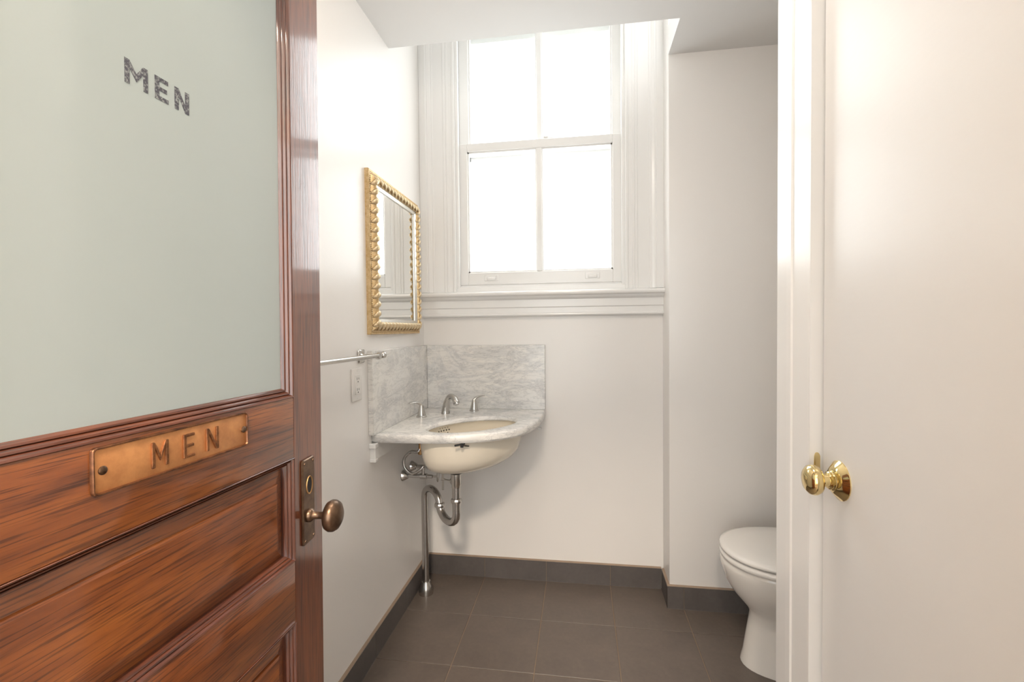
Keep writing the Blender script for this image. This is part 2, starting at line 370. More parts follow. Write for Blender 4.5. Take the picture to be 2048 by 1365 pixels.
for x in (0.345, 0.835):
    bm = bmesh.new()
    bx(bm, x-0.034, x+0.034, 0.009, 0.013, 1.466, 1.496, 0.0015); bx(bm, x-0.022, x+0.022, 0.003, 0.011, 1.470, 1.486, 0.004, 3)
    obj('sash_lift', bm, trim_paint, ls, 40)
bm = bmesh.new(); bx(bm, 0.575, 0.66, 0.020, 0.048, 2.141, 2.152, 0.004); lathe(bm, (0.617, 0.034, 2.15), (0, 0, 1), [(0.016, 0), (0.016, 0.006), (0.007, 0.014)], 14)
obj('sash_lock', bm, trim_paint, ls, 40)
# jambs, stops
bm = bmesh.new()
for x0, x1 in ((WX0-0.001, WX0+0.004), (WX1-0.004, WX1+0.001)): bx(bm, x0, x1, 0.0, 0.14, 1.40, WZ1)
bx(bm, WX0, WX1, 0.0, 0.14, WZ1-0.004, WZ1)
obj('jamb', bm, trim_paint, win)
for x0, x1 in ((WX0-0.004, WX0+0.016), (WX1-0.016, WX1+0.004)): box('stop_bead', x0, x1, -0.012, 0.011, 1.43, WZ1, trim_paint, win, 0.004)
bm = bmesh.new(); prism(bm, [(-0.03, 1.392), (0.14, 1.40), (0.14, 1.425), (0.012, 1.447), (-0.010, 1.436), (-0.012, 1.400)], lambda a, b: (WX0, a, b), lambda a, b: (WX1, a, b))
obj('sub_sill', bm, trim_paint, win)
# storm frame outside
bm = bmesh.new()
for q in ((WX0, WX0+0.05, 1.42, WZ1), (WX1-0.05, WX1, 1.42, WZ1)): bx(bm, q[0], q[1], 0.108, 0.130, q[2], q[3])
bx(bm, WX0, WX1, 0.108, 0.130, 1.42, 1.475); bx(bm, WX0, WX1, 0.108, 0.130, 2.682, WZ1); bx(bm, WX0, WX1, 0.108, 0.130, 2.088, 2.155)
obj('storm_frame', bm, trim_paint, win)
# fluted casings: profile u from the opening outwards, h out of the wall
CP = [(0, 0), (0, 0.020), (0.004, 0.0225), (0.012, 0.0225), (0.016, 0.020), (0.030, 0.020), (0.034, 0.0222), (0.041, 0.0222), (0.044, 0.020), (0.048, 0.0222), (0.055, 0.0222), (0.058, 0.020),
      (0.105, 0.020), (0.109, 0.0225), (0.115, 0.0225), (0.120, 0.0255), (0.130, 0.028), (0.137, 0.028), (0.140, 0.031), (0.170, 0.031), (0.170, 0)]
bm = bmesh.new(); prism(bm, [(u, h) for u, h in CP], lambda a, b: (WX0-a*1.03, -b, 1.412), lambda a, b: (WX0-a*1.03, -b, ZT-0.06)); obj('casing', bm, trim_paint, win)
bm = bmesh.new(); prism(bm, [(u, h) for u, h in CP], lambda a, b: (WX1+a, -b, 1.412), lambda a, b: (WX1+a, -b, ZT-0.06)); obj('casing', bm, trim_paint, win)
bm = bmesh.new(); prism(bm, [(0, 0), (0, 0.02), (0.12, 0.02), (0.13, 0.03), (0.15, 0.03), (0.15, 0)], lambda a, b: (WX0, -b, WZ1+a), lambda a, b: (WX1, -b, WZ1+a)); obj('head_casing', bm, trim_paint, win)
# stool and apron
bm = bmesh.new(); prism(bm, [(0, 1.412), (-0.05, 1.409), (-0.056, 1.405), (-0.058, 1.398), (-0.056, 1.391), (-0.050, 1.387), (-0.040, 1.386), (-0.038, 1.378), (-0.030, 1.371), (-0.024, 1.369), (0, 1.369)], lambda a, b: (0.0, a, b), lambda a, b: (CHX, a, b))
obj('stool', bm, trim_paint, win, 30)
bm = bmesh.new(); prism(bm, [(0, 1.37), (-0.024, 1.37), (-0.024, 1.334), (-0.019, 1.330), (-0.019, 1.306), (-0.024, 1.302), (-0.026, 1.296), (-0.020, 1.290), (0, 1.288)], lambda a, b: (0.0, a, b), lambda a, b: (CHX, a, b))
obj('apron', bm, trim_paint, win, 30)

# ------------------------------------------------------------------ oak door with frosted glass (local: face at X=0 facing +X, Y=0 free edge, hinge at negative Y)
THETA = math.radians(1.0); LEAN = math.radians(0.6)
door = thing('door_1', 'varnished oak door with frosted glass upper panel, standing open on the left', 'door', (0.308-0.9*math.sin(LEAN), -1.445, 0.0), 'structure')
door.rotation_euler = (0, LEAN, -THETA)
DW, SW, TH = 0.605, 0.088, 0.042
def dbox(name, y0, y1, z0, z1, m, bev=0.0015): return box(name, -TH, 0, y0, y1, z0, z1, m, door, bev, 2)
SLOPE = math.radians(6.7)      # lock stile face tilted on purpose, shaped to mirror the bright window
bm = bmesh.new(); prism(bm, [(0.0, -SW), (-(SW+0.008)*math.tan(SLOPE), 0.008), (-(SW+0.011)*math.tan(SLOPE)-0.003, 0.011), (-TH, 0.011), (-TH, -SW)], lambda a, b: (a, b, 0.008), lambda a, b: (a, b, 2.05))
obj('stile', bm, oak_stile, door)
dbox('stile', -DW, -DW+SW, 0.008, 2.05, oak_stile)
for z0, z1 in ((1.018, 1.118), (0.743, 0.846), (0.008, 0.25), (1.94, 2.05)): dbox('rail', -DW+SW, -SW, z0, z1, oak_rail)
YA, YB = -DW+SW, -SW
def mitre_strips(y0, y1, z0, z1, prof, name='moulding'):
    """prof: (u inwards from the opening edge, X)"""
    sides = [((y0, z0), (y1, z0), (0, 1), (1, 0), oak_mould), ((y0, z1), (y1, z1), (0, -1), (1, 0), oak_mould),
             ((y0, z0), (y0, z1), (1, 0), (0, 1), oak_mould_z), ((y1, z0), (y1, z1), (-1, 0), (0, 1), oak_mould_z)]
    for a, b, n, d, m in sides:
        bm = bmesh.new()
        prism(bm, prof, lambda u, X: (X, a[0]+n[0]*u+d[0]*u, a[1]+n[1]*u+d[1]*u), lambda u, X: (X, b[0]+n[0]*u-d[0]*u, b[1]+n[1]*u-d[1]*u))
        obj(name, bm, m, door, 25)
def reeds(width, drop, n):
    p = [(0, -0.03), (0, 0.0005)]
    for k in range(n):
        u0, u1 = width*k/n, width*(k+1)/n
        h0, h1 = -drop*k/n, -drop*(k+1)/n
        p += [(u0+(u1-u0)*0.12, h0+0.0012), (u0+(u1-u0)*0.5, (h0+h1)/2+0.0022), (u0+(u1-u0)*0.85, h1+0.0010), (u1, h1-0.0012)]
    return p + [(width, -0.03)]
GW, GD = 0.016, 0.011
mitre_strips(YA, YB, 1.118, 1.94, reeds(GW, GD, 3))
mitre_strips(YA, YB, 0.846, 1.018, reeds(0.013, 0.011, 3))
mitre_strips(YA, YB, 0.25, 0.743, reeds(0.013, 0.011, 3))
pane = box('glass_pane', -0.0165, -0.0115, YA+0.012, YB-0.012, 1.128, 1.93, frosted_m, door); pane['label'] = 'grey-green frosted glass'
def panel(z0, z1):
    bm = bmesh.new(); w = 0.011
    def rect(i, X): return [(X, YA+i, z0+i), (X, YB-i, z0+i), (X, YB-i, z1-i), (X, YA+i, z1-i)]
    loops(bm, [[Vector(p) for p in rect(i, X)] for i, X in ((w, -0.030), (w, -0.0165), (w+0.022, -0.0105), (w+0.0225, -0.0065), (w+0.026, -0.0055))])
    obj('panel', bm, oak_rail, door)
panel(0.846, 1.018); panel(0.25, 0.743)
# lettering strokes
def letter(bm, ch, y0, y1, z0, z1, s, X0, X1, bev=0.0):
    """block capital from strokes; Y runs to the reader's right"""
    def poly(pts):
        prism(bm, pts, lambda a, b: (X0, a, b), lambda a, b: (X1, a, b))
    def bar(a, b, c, d): poly([(a, c), (b, c), (b, d), (a, d)])
    h = z1-z0; k = s*1.15
    if ch == 'E':
        bar(y0, y0+s, z0, z1); bar(y0+s, y1, z1-s*0.85, z1); bar(y0+s, y1, z0, z0+s*0.85); bar(y0+s, y1-s*0.3, z0+h/2-s*0.42, z0+h/2+s*0.42)
    elif ch == 'N':
        bar(y0, y0+s, z0, z1); bar(y1-s, y1, z0, z1); poly([(y0+s, z1), (y0+s, z1-k*1.5), (y1-s, z0), (y1-s, z0+k*1.5)][::-1])
    elif ch == 'M':
        bar(y0, y0+s, z0, z1); bar(y1-s, y1, z0, z1); ym = (y0+y1)/2; zb = z0+h*0.22
        poly([(y0+s, z1), (y0+s, z1-k*1.4), (ym, zb), (ym, zb+k*1.4)][::-1]); poly([(y1-s, z1), (ym, zb+k*1.4), (ym, zb), (y1-s, z1-k*1.4)][::-1])
for ch, y0, y1 in (('M', -0.350, -0.3235), ('E', -0.315, -0.298), ('N', -0.2895, -0.2695)):
    bm = bmesh.new(); letter(bm, ch, y0, y1, 1.4935, 1.5195, 0.0054, -0.0115, -0.0111)
    o = obj('letter', bm, worn_ink_m, pane); o['label'] = 'worn black letter ' + ch
# copper plaque
def rounded(y0, y1, z0, z1, r, n=5):
    pts = []
    for cy, cz, a0 in ((y1-r, z1-r, 0), (y0+r, z1-r, 90), (y0+r, z0+r, 180), (y1-r, z0+r, 270)):
        for k in range(n+1):
            a = math.radians(a0+90*k/n); pts.append((cy+r*math.cos(a), cz+r*math.sin(a)))
    return pts
def plate(bm, y0, y1, z0, z1, r, steps):
    loops(bm, [[Vector((X, a, b)) for a, b in rounded(y0+i, y1-i, z0+i, z1-i, max(r-i, 0.0008))] for i, X in steps])
QY0, QY1, QZ0, QZ1 = -0.403, -0.195, 1.0655, 1.1135
bm = bmesh.new(); plate(bm, QY0, QY1, QZ0, QZ1, 0.005, [(0.0015, 0), (0.0015, 0.0015), (0.0025, 0.0022)])
plq = obj('sign_plate', bm, copper, door, 40); plq['label'] = 'copper plaque embossed MEN'
bm = bmesh.new()
o1 = rounded(QY0, QY1, QZ0, QZ1, 0.005); i1 = rounded(QY0+0.0028, QY1-0.0028, QZ0+0.0028, QZ1-0.0028, 0.003)
m1 = rounded(QY0+0.0008, QY1-0.0008, QZ0+0.0008, QZ1-0.0008, 0.0045); m2 = rounded(QY0+0.002, QY1-0.002, QZ0+0.002, QZ1-0.002, 0.0036)
loops(bm, [[Vector((0, a, b)) for a, b in o1], [Vector((0.0025, a, b)) for a, b in o1], [Vector((0.0040, a, b)) for a, b in m1], [Vector((0.0040, a, b)) for a, b in m2], [Vector((0.0020, a, b)) for a, b in i1]], True, False, False)
obj('rim', bm, copper_dark, plq, 60)
for ch, y0, y1 in (('M', -0.341, -0.320), ('E', -0.3005, -0.2845), ('N', -0.267, -0.2475)):
    bm = bmesh.new(); letter(bm, ch, y0, y1, 1.0752, 1.1040, 0.0042, 0.0015, 0.0040)
    o = obj('embossed_letter', bm, copper_mid, plq); o['label'] = 'raised copper letter ' + ch
    md = o.modifiers.new('bevel', 'BEVEL'); md.width = 0.0009; md.segments = 2
for y in (-0.3925, -0.2025):
    bm = bmesh.new(); lathe(bm, (0.002, y, 1.0895), (1, 0, 0), [(0.0045, 0), (0.0045, 0.001), (0.003, 0.0024), (0.0001, 0.0027)], 16); obj('screw', bm, bronze, plq, 40)
# escutcheon and knob
EY = -0.0475
bm = bmesh.new(); plate(bm, EY-0.0205, EY+0.0205, 0.859, 1.006, 0.005, [(0, 0), (0, 0.002), (0.0015, 0.0034)])
esc = obj('escutcheon', bm, bronze, door, 40); esc['label'] = 'brown bronze lock plate'
for y in (EY-0.0145, EY+0.0145):
    for z in (0.866, 0.999):
        bm = bmesh.new(); lathe(bm, (0.003, y, z), (1, 0, 0), [(0.0028, 0), (0.0022, 0.0014), (0.0001, 0.002)], 10); obj('screw', bm, bronze, esc, 40)
def oval(cy, cz, ry, rz, X, n=24): return [Vector((X, cy+ry*math.cos(2*PI*k/n), cz+rz*math.sin(2*PI*k/n))) for k in range(n)]
bm = bmesh.new(); loops(bm, [oval(EY+0.001, 0.959, 0.0115, 0.0165, 0.003), oval(EY+0.001, 0.959, 0.0108, 0.0158, 0.0046), oval(EY+0.001, 0.959, 0.0088, 0.0138, 0.0044), oval(EY+0.001, 0.959, 0.0084, 0.0134, 0.0036)], True, False, False)
obj('lock_rim', bm, fitting_brass, esc, 60)
bm = bmesh.new(); loops(bm, [oval(EY+0.001, 0.959, 0.0086, 0.0136, 0.0032), oval(EY+0.001, 0.959, 0.0086, 0.0136, 0.0037)]); obj('lock_hole', bm, dark_hole, esc)
bm = bmesh.new(); lathe(bm, (0.003, EY, 0.906), (1, 0, 0), [(0.0115, 0), (0.0115, 0.004), (0.0085, 0.007), (0.0065, 0.009), (0.006, 0.022), (0.0075, 0.026), (0.016, 0.029), (0.0235, 0.033), (0.0268, 0.039), (0.0265, 0.045), (0.023, 0.051), (0.015, 0.0555), (0.006, 0.0573), (0.0005, 0.0576)], 32)
kn = obj('door_knob', bm, bronze, door, 50); kn['label'] = 'oval brown bronze knob'

for o in (esc, kn):
    o.matrix_local = Matrix.Translation((-(SW+EY)*math.tan(SLOPE)+0.0008, EY, 0)) @ Matrix.Rotation(SLOPE, 4, 'Z') @ Matrix.Translation((0, -EY, 0))
# ------------------------------------------------------------------ white door, casing and brass knob on the right
d2 = thing('door_2', 'plain glossy white door with brass knob on the right', 'door', (1.204, DY0, 0), 'structure')
bm = bmesh.new(); bx(bm, 1.204, 1.240, DY0+0.003, -1.332, 0.008, DZ-0.003, 0.0015); child('slab', bm, door_paint, d2, 40)
KZ, KY = 0.966, -1.388
bm = bmesh.new(); lathe(bm, (1.204, KY, KZ), (-1, 0, 0), [(0.033, 0), (0.033, 0.0015), (0.031, 0.003), (0.026, 0.0075), (0.021, 0.011), (0.0165, 0.012), (0.0165, 0.014), (0.0145, 0.0155), (0.0150, 0.018), (0.0128, 0.020)], 40)
ros = child('rosette', bm, brass, d2, 40)
bm = bmesh.new(); lathe(bm, (1.204, KY, KZ), (-1, 0, 0), [(0.0118, 0.018), (0.0105, 0.023), (0.0110, 0.028), (0.017, 0.031), (0.0225, 0.034), (0.0250, 0.039), (0.0252, 0.043), (0.0238, 0.048), (0.018, 0.053), (0.009, 0.0555), (0.0005, 0.056)], 40)
k2 = child('brass_knob', bm, brass, d2, 50); k2['label'] = 'round polished brass knob'
bm = bmesh.new(); lathe(bm, (1.191, KY-0.0112, KZ-0.002), (0, -1, 0), [(0.0016, 0), (0.0016, 0.001)], 8); bmesh.ops.translate(bm, verts=bm.verts[:], vec=(-0.016, 0.001, 0))
child('set_hole', bm, dark_hole, d2)
cas = thing('trim_1', 'glossy white door casing beside the white door', 'door casing', (1.183, DY1, 0), 'structure')
bm = bmesh.new(); prism(bm, [(DY1, 0.012), (DY1, 0.0), (-1.262, 0.0), (-1.259, -0.003), (-1.240, -0.003), (PY-0.002, -0.001), (PY, 0.0), (PY, 0.012)][::1], lambda a, b: (1.183+b, a, 0.0), lambda a, b: (1.183+b, a, 2.17))
child('casing_leg', bm, trim_paint, cas)
bm = bmesh.new(); bx(bm, 1.183, 1.195, DY0-0.10, DY1, DZ, 2.17, 0.002); child('casing_head', bm, trim_paint, cas)
bm = bmesh.new(); bx(bm, 1.183, 1.195, YE, DY0, 0, DZ, 0.001); child('casing_leg', bm, trim_paint, cas)
bm = bmesh.new(); bx(bm, 1.1832, 1.26, DY1-0.003, DY1+0.001, 0.0, DZ); bx(bm, 1.241, 1.26, DY1-0.012, DY1, 0, DZ); child('jamb', bm, trim_paint, cas)
strike = None
bm = bmesh.new()
prism(bm, [(0.0, -0.014), (0.0, 0.022), (-0.002, 0.027), (-0.005, 0.0285), (-0.008, 0.027), (-0.0095, 0.022), (-0.0105, -0.014)], lambda a, b: (1.2005+a, DY1-0.0025, KZ+0.004+b), lambda a, b: (1.2005+a, DY1-0.0045, KZ+0.004+b))
child('strike_plate', bm, brass, cas)

# ------------------------------------------------------------------ mirror
MY0, MY1, MZ0, MZ1 = -0.625, -0.105, 1.213, 1.822
mir = thing('wall_mirror', 'rectangular mirror in a carved gold frame on the left wall', 'mirror', (0, (MY0+MY1)/2, MZ0))
MP = [(0, 0), (0, 0.014), (0.003, 0.016), (0.007, 0.016), (0.009, 0.014), (0.016, 0.015), (0.019, 0.020), (0.025, 0.027), (0.032, 0.0305), (0.038, 0.0305), (0.043, 0.027), (0.045, 0.021), (0.0452, 0)]
SP = [(0.0452, 0.004), (0.0452, 0.021), (0.048, 0.022), (0.058, 0.017), (0.060, 0.014), (0.060, 0.004)]
def frame_side(name, prof, m, a, b, n, d, parent, sm=25):
    bm = bmesh.new()
    prism(bm, prof, lambda u, h: (h, a[0]+(n[0]+d[0])*u, a[1]+(n[1]+d[1])*u), lambda u, h: (h, b[0]+(n[0]-d[0])*u, b[1]+(n[1]-d[1])*u))
    return child(name, bm, m, parent, sm)
sides = [((MY0, MZ0), (MY0, MZ1), (1, 0), (0, 1)), ((MY1, MZ0), (MY1, MZ1), (-1, 0), (0, 1)), ((MY0, MZ0), (MY1, MZ0), (0, 1), (1, 0)), ((MY0, MZ1), (MY1, MZ1), (0, -1), (1, 0))]
# carved leaf prototype: an S-shaped lobe across the torus; local x out of wall, y across the bar, z along the bar
bm = bmesh.new()
pts = []
path = [(-0.016, -0.014, -0.011), (-0.0085, -0.0095, -0.009), (-0.001, -0.003, -0.004), (0.0015, 0.005, 0.003), (-0.001, 0.011, 0.009), (-0.007, 0.0145, 0.012)]
tube(bm, path, lambda t: (0.0048*math.sin(PI*min(max(t, 0.06), 0.94))**0.6 + 0.0008, 0.0105*math.sin(PI*min(max(t, 0.06), 0.94))**0.7 + 0.001), 7, 2, (1, 0, 0))
leaf_me = bpy.data.meshes.new('carved_leaf'); bmesh.ops.recalc_face_normals(bm, faces=bm.faces[:]); bm.to_mesh(leaf_me); bm.free()
for p in leaf_me.polygons: p.use_smooth = True
leaf_me.materials.append(gold_pale)
bead_m = gold
for a, b, n, d in sides:
    fr = frame_side('frame_bar', MP, gold, a, b, n, d, mir)
    frame_side('silver_slip', SP, silver_m, a, b, n, d, mir)
    Ln = (Vector(b)-Vector(a)).length; k = round((Ln-0.05)/0.034)
    for i in range(k):
        s = 0.025 + (Ln-0.05)*(i+0.5)/k
        y = a[0]+n[0]*0.030+d[0]*s; z = a[1]+n[1]*0.030+d[1]*s
        o = bpy.data.objects.new('carved_leaf', leaf_me); C.objects.link(o); o.parent = fr
        ex = Vector((1, 0, 0)); ey = Vector((0, n[0], n[1])); ez = ex.cross(ey)
        mt = Matrix((ex, ey, ez)).transposed().to_4x4(); mt.translation = Vector((0.0315, y, z)) - Vector(mir.location)
        o.matrix_local = mt
    bm = bmesh.new(); nb = int(Ln/0.0075)
    for i in range(nb):
        s = 0.012+(Ln-0.024)*(i+0.5)/nb
        c = Vector((0.0155, a[0]+n[0]*0.0125+d[0]*s, a[1]+n[1]*0.0125+d[1]*s))
        bmesh.ops.create_icosphere(bm, subdivisions=1, radius=0.0030, matrix=Matrix.Translation(c))
    bd = child('beading', bm, gold_pale, mir, 60); bd.parent = fr; bd['kind'] = 'stuff'
gi = 0.058
bm = bmesh.new(); bx(bm, 0.004, 0.012, MY0+gi, MY1-gi, MZ0+gi, MZ1-gi)
child('mirror_glass', bm, mirror_m, mir)

# ------------------------------------------------------------------ corner sink
CT, CTH = 0.84, 0.032
sink = thing('corner_sink', 'marble corner sink with cream undermount basin', 'sink', (0.3, -0.3, 0.0))
HT = 0.505; hc = Vector((HT/math.sqrt(2)-0.019, -HT/math.sqrt(2)-0.019, 0))     # hole centre on the diagonal
e1 = Vector((1, 1, 0))/math.sqrt(2); e2 = Vector((1, -1, 0))/math.sqrt(2)
HA, HB = 0.205, 0.126
def outer_dist(p, g=0.0):
    """superellipse front, straight along the walls"""
    return (abs(p.x)/(0.608-g))**3.6 + (abs(p.y)/(0.608-g))**3.6
def outer_hit(ang, g):
    d = Vector((math.cos(ang), math.sin(ang), 0)); t = 5.0
    if d.x < 0: t = min(t, (0.002-hc.x)/d.x)
    if d.y > 0: t = min(t, (-0.002-hc.y)/d.y)
    lo, hi = 0.0, t
    if outer_dist(hc+d*t, g) > 1:
        for _ in range(50):
            m_ = (lo+hi)/2
            if outer_dist(hc+d*m_, g) > 1: hi = m_
            else: lo = m_
        t = hi
    return hc+d*t
angs = [2*PI*i/144 for i in range(144)]
for cp in ((0.002, -0.002), (0.002, -0.605), (0.605, -0.002)):
    angs.append(math.atan2(cp[1]-hc.y, cp[0]-hc.x) % (2*PI))
angs = sorted(set(round(a, 5) for a in angs))
def ell(a, A, B):
    d = Vector((math.cos(a), math.sin(a), 0)); s, t = d.dot(e1), d.dot(e2)
    r = 1/math.sqrt((s/A)**2+(t/B)**2); return hc+d*r
def ring(f, z): return [Vector((f(a).x, f(a).y, z)) for a in angs]
bm = bmesh.new()
loops(bm, [ring(lambda a: ell(a, HA+0.032, HB+0.032), CT-CTH), ring(lambda a: ell(a, HA+0.031, HB+0.031), CT-0.018), ring(lambda a: ell(a, HA-0.004, HB-0.004), CT-0.018), ring(lambda a: ell(a, HA-0.006, HB-0.006), CT-0.014), ring(lambda a: ell(a, HA-0.003, HB-0.003), CT-0.006), ring(lambda a: ell(a, HA+0.003, HB+0.003), CT-0.001), ring(lambda a: ell(a, HA+0.010, HB+0.010), CT),
           ring(lambda a: outer_hit(a, 0.009), CT), ring(lambda a: outer_hit(a, 0.004), CT-0.0015), ring(lambda a: outer_hit(a, 0.001), CT-0.006), ring(lambda a: outer_hit(a, 0.0), CT-0.012), ring(lambda a: outer_hit(a, 0.0), CT-CTH+0.008), ring(lambda a: outer_hit(a, 0.006), CT-CTH)], True, False, False)
V = bm.verts[:]; n_ = len(angs)
for i in range(n_):
    j = (i+1) % n_; bm.faces.new((V[-n_+i], V[-n_+j], V[j], V[i]))
child('countertop', bm, marble_m, sink, 40)['label'] = 'veined white marble top with bowed front'
# basin shell
NB = 72
def eb(A, B, z, sh=0.0):
    c = hc - e2*sh - e1*sh*1.1
    return [c + e1*A*math.cos(2*PI*k/NB) + e2*B*math.sin(2*PI*k/NB) + Vector((0, 0, z)) for k in range(NB)]
prof = [(0.233, 0.152, 0.821, 0), (0.228, 0.147, 0.80, 0.001), (0.226, 0.146, 0.77, 0.002), (0.217, 0.141, 0.730, 0.004), (0.199, 0.131, 0.700, 0.010), (0.168, 0.112, 0.676, 0.020), (0.122, 0.085, 0.660, 0.033), (0.07, 0.055, 0.651, 0.045), (0.028, 0.028, 0.648, 0.052)]
inner = [(max(a-0.014, 0.024), max(b-0.014, 0.024), min(z+0.010, 0.820), s) for a, b, z, s in reversed(prof[1:])] + [(0.21, 0.129, 0.8215, 0)]
bm = bmesh.new(); loops(bm, [eb(*q) for q in prof] + [eb(*q) for q in inner], True, False, False)
bas = child('basin', bm, china, sink, 60); bas['label'] = 'cream oval basin'
dc = hc - e2*0.052 - e1*0.057
bm = bmesh.new(); lathe(bm, (dc.x, dc.y, 0.658), (0, 0, 1), [(0.024, 0), (0.026, 0.001), (0.022, 0.003), (0.017, 0.001), (0.0005, 0.0035)], 24); child('drain_stopper', bm, chrome, sink, 40)
# overflow holes on the far-left inner wall
bm = bmesh.new()
def inner_pt(t_ang, z):
    zs = [(a-0.014, b-0.014, zz+0.010, s) for a, b, zz, s in prof]
    for q0, q1 in zip(zs, zs[1:]):
        if q0[2] >= z >= q1[2]:
            f = (q0[2]-z)/(q0[2]-q1[2]); A, B, s = (q0[i]+(q1[i]-q0[i])*f for i in (0, 1, 3))
            return hc - e2*s - e1*s*1.1 + e1*A*math.cos(t_ang) + e2*B*math.sin(t_ang) + Vector((0, 0, z))
OVA = math.radians(-109)
k_ = 0
for r_, row in enumerate((4, 5, 4, 5)):
    for c_ in range(row):
        z = 0.812 - r_*0.0125; da = ((c_-(row-1)/2)*0.0130)/0.19
        p = inner_pt(OVA-da, z); nrm = Vector((hc.x-p.x, hc.y-p.y, 0.03)).normalized()
        lathe(bm, p+nrm*-0.002, nrm, [(0.0030, 0), (0.0030, 0.0032)], 10)
ov = child('overflow_holes', bm, dark_hole, sink); ov.name = 'overflow_grille'; ov['label'] = 'cluster of small dark overflow holes'
# sink clip hanging under the front edge
cp = hc + e2*0.155 - e1*0.115
bm = bmesh.new(); q = hc + e1*(-0.14) + e2*0.142
for a0, b0, w in (((-0.03, 0.0), (0.012, 0.001), 0.0035), ((0.0, -0.004), (0.03, -0.011), 0.0022)):
    pa = q + e1*a0[0] + Vector((0, 0, 0.803+a0[1])); pb = q + e1*b0[0] + Vector((0, 0, 0.803+b0[1])); tube(bm, [pa, pb], w, 8)
lathe(bm, (q.x, q.y, 0.792), (0, 0, 1), [(0.006, 0), (0.006, 0.014)], 10)
child('sink_clip', bm, black_rubber, sink, 40)
# wall ledgers with moulded ends
def ledger(pts3):
    pass
LP = [(0, 0.808), (0.022, 0.808), (0.022, 0.790), (0.018, 0.786), (0.018, 0.758), (0.021, 0.755), (0.021, 0.745), (0, 0.745)]
bm = bmesh.new(); prism(bm, [(0, 0.808), (0.026, 0.808), (0.026, 0.745), (0, 0.745)], lambda a, b: (a*0.7, -0.03, b), lambda a, b: (a*0.7, -0.608, b))
bx(bm, 0, 0.026, -0.628, -0.600, 0.790, 0.808, 0.002); bx(bm, 0, 0.024, -0.624, -0.602, 0.738, 0.750, 0.002); bx(bm, 0, 0.022, -0.620, -0.604, 0.746, 0.795, 0.001)
child('ledger', bm, trim_paint, sink)
bm = bmesh.new(); prism(bm, [(0, 0.808), (0.026, 0.808), (0.026, 0.745), (0, 0.745)], lambda a, b: (0.03, -a*0.7, b), lambda a, b: (0.575, -a*0.7, b))
bx(bm, 0.565, 0.590, -0.026, 0, 0.790, 0.808, 0.002); bx(bm, 0.567, 0.586, -0.024, 0, 0.742, 0.754, 0.002)
child('ledger', bm, trim_paint, sink)
# splashbacks
bm = bmesh.new(); bx(bm, 0.0, 0.020, -0.628, -0.001, CT, 1.153, 0.0015); o = obj('marble_splashback', bm, marble_m, None, 40); tag(o, 'grey veined marble splashback slab on the left wall', 'splashback')
bm = bmesh.new(); bx(bm, 0.0205, 0.607, -0.020, -0.0, CT, 1.152, 0.0015); o = obj('marble_splashback', bm, marble_m, None, 40); tag(o, 'grey veined marble splashback slab on the back wall under the window', 'splashback')

# ------------------------------------------------------------------ faucet
fa = Vector((0.155, -0.162, CT+0.0003))
fau = thing('sink_faucet', 'satin nickel widespread faucet with two lever handles on the marble sink', 'faucet', fa)
bm = bmesh.new()
sp = [(0, 0), (0.002, 0.02), (0.012, 0.052), (0.034, 0.079), (0.062, 0.086), (0.088, 0.077), (0.103, 0.060)]
tube(bm, [fa + e2*a + Vector((0, 0, b)) for a, b in sp], lambda t: (0.0215-0.009*min(t*2.2, 1)+0.003*max(0, (t-0.7)/0.3), 0.0195-0.0075*min(t*2.2, 1)+0.0035*max(0, (t-0.7)/0.3)), 20, 6, (1, 1, 0))
child('spout', bm, nickel, fau, 50)
bm = bmesh.new(); e = fa + e2*0.103 + Vector((0, 0, 0.060)); lathe(bm, e, (e2*0.55+Vector((0, 0, -0.83))), [(0.0115, -0.004), (0.0112, 0.006), (0.0095, 0.007)], 18); child('aerator', bm, chrome, fau, 40)
for hp, sgn in ((Vector((0.072, -0.256, CT+0.0003)), -1), (Vector((0.272, -0.080, CT+0.0003)), 1)):
    bm = bmesh.new(); lathe(bm, hp, (0, 0, 1), [(0.0235, 0), (0.0235, 0.004), (0.021, 0.006), (0.0185, 0.007), (0.0175, 0.014), (0.0150, 0.028), (0.0115, 0.042), (0.0085, 0.053), (0.006, 0.058), (0.0005, 0.060)], 24)
    h = child('handle', bm, nickel, fau, 50)
    bm = bmesh.new(); d = e1*sgn
    tube(bm, [hp + d*a + Vector((0, 0, b)) for a, b in ((-0.003, 0.046), (0.006, 0.058), (0.022, 0.066), (0.042, 0.068), (0.058, 0.067))], lambda t: (0.0085-0.001*t, 0.0075-0.0055*t), 12, 5, d.cross(Vector((0, 0, 1))))
    lv = child('lever', bm, nickel, fau, 50); lv.parent = h

# ------------------------------------------------------------------ drain trap
PRr = 0.0158
tp = Vector((dc.x, dc.y, 0)); sp_ = Vector((0.055, -0.182, 0)); 
tp = Vector((dc.x, dc.y, 0))
mid = tp.lerp(sp_, 0.50)
trap = thing('drain_trap', 'curved chrome drain pipe under the sink running to the floor', 'drain pipe', sp_)
Z3 = lambda p, z: Vector((p.x, p.y, z))
bm = bmesh.new(); lathe(bm, Z3(tp, 0.646), (0, 0, -1), [(0.020, 0.0), (0.034, 0.001), (0.034, 0.006), (0.027, 0.013), (0.022, 0.015)], 24); child('gasket', bm, black_rubber, trap, 40)
bm = bmesh.new(); lathe(bm, Z3(tp, 0.632), (0, 0, -1), [(0.0215, 0), (0.0215, 0.045), (0.0185, 0.05), (0.0185, 0.06)], 24); child('drain_body', bm, nickel, trap, 40)
def bend(p, q, z, s, n=10):
    """half circle from p to q at height z, bulging up (s=1) or down (s=-1)"""
    c = (p+q)/2; r = (q-p).length/2; out = []
    for k in range(n+1):
        a = PI*k/n; out.append(Z3(c + (p-c)*math.cos(a), z + s*r*0.74*math.sin(a)))
    return out
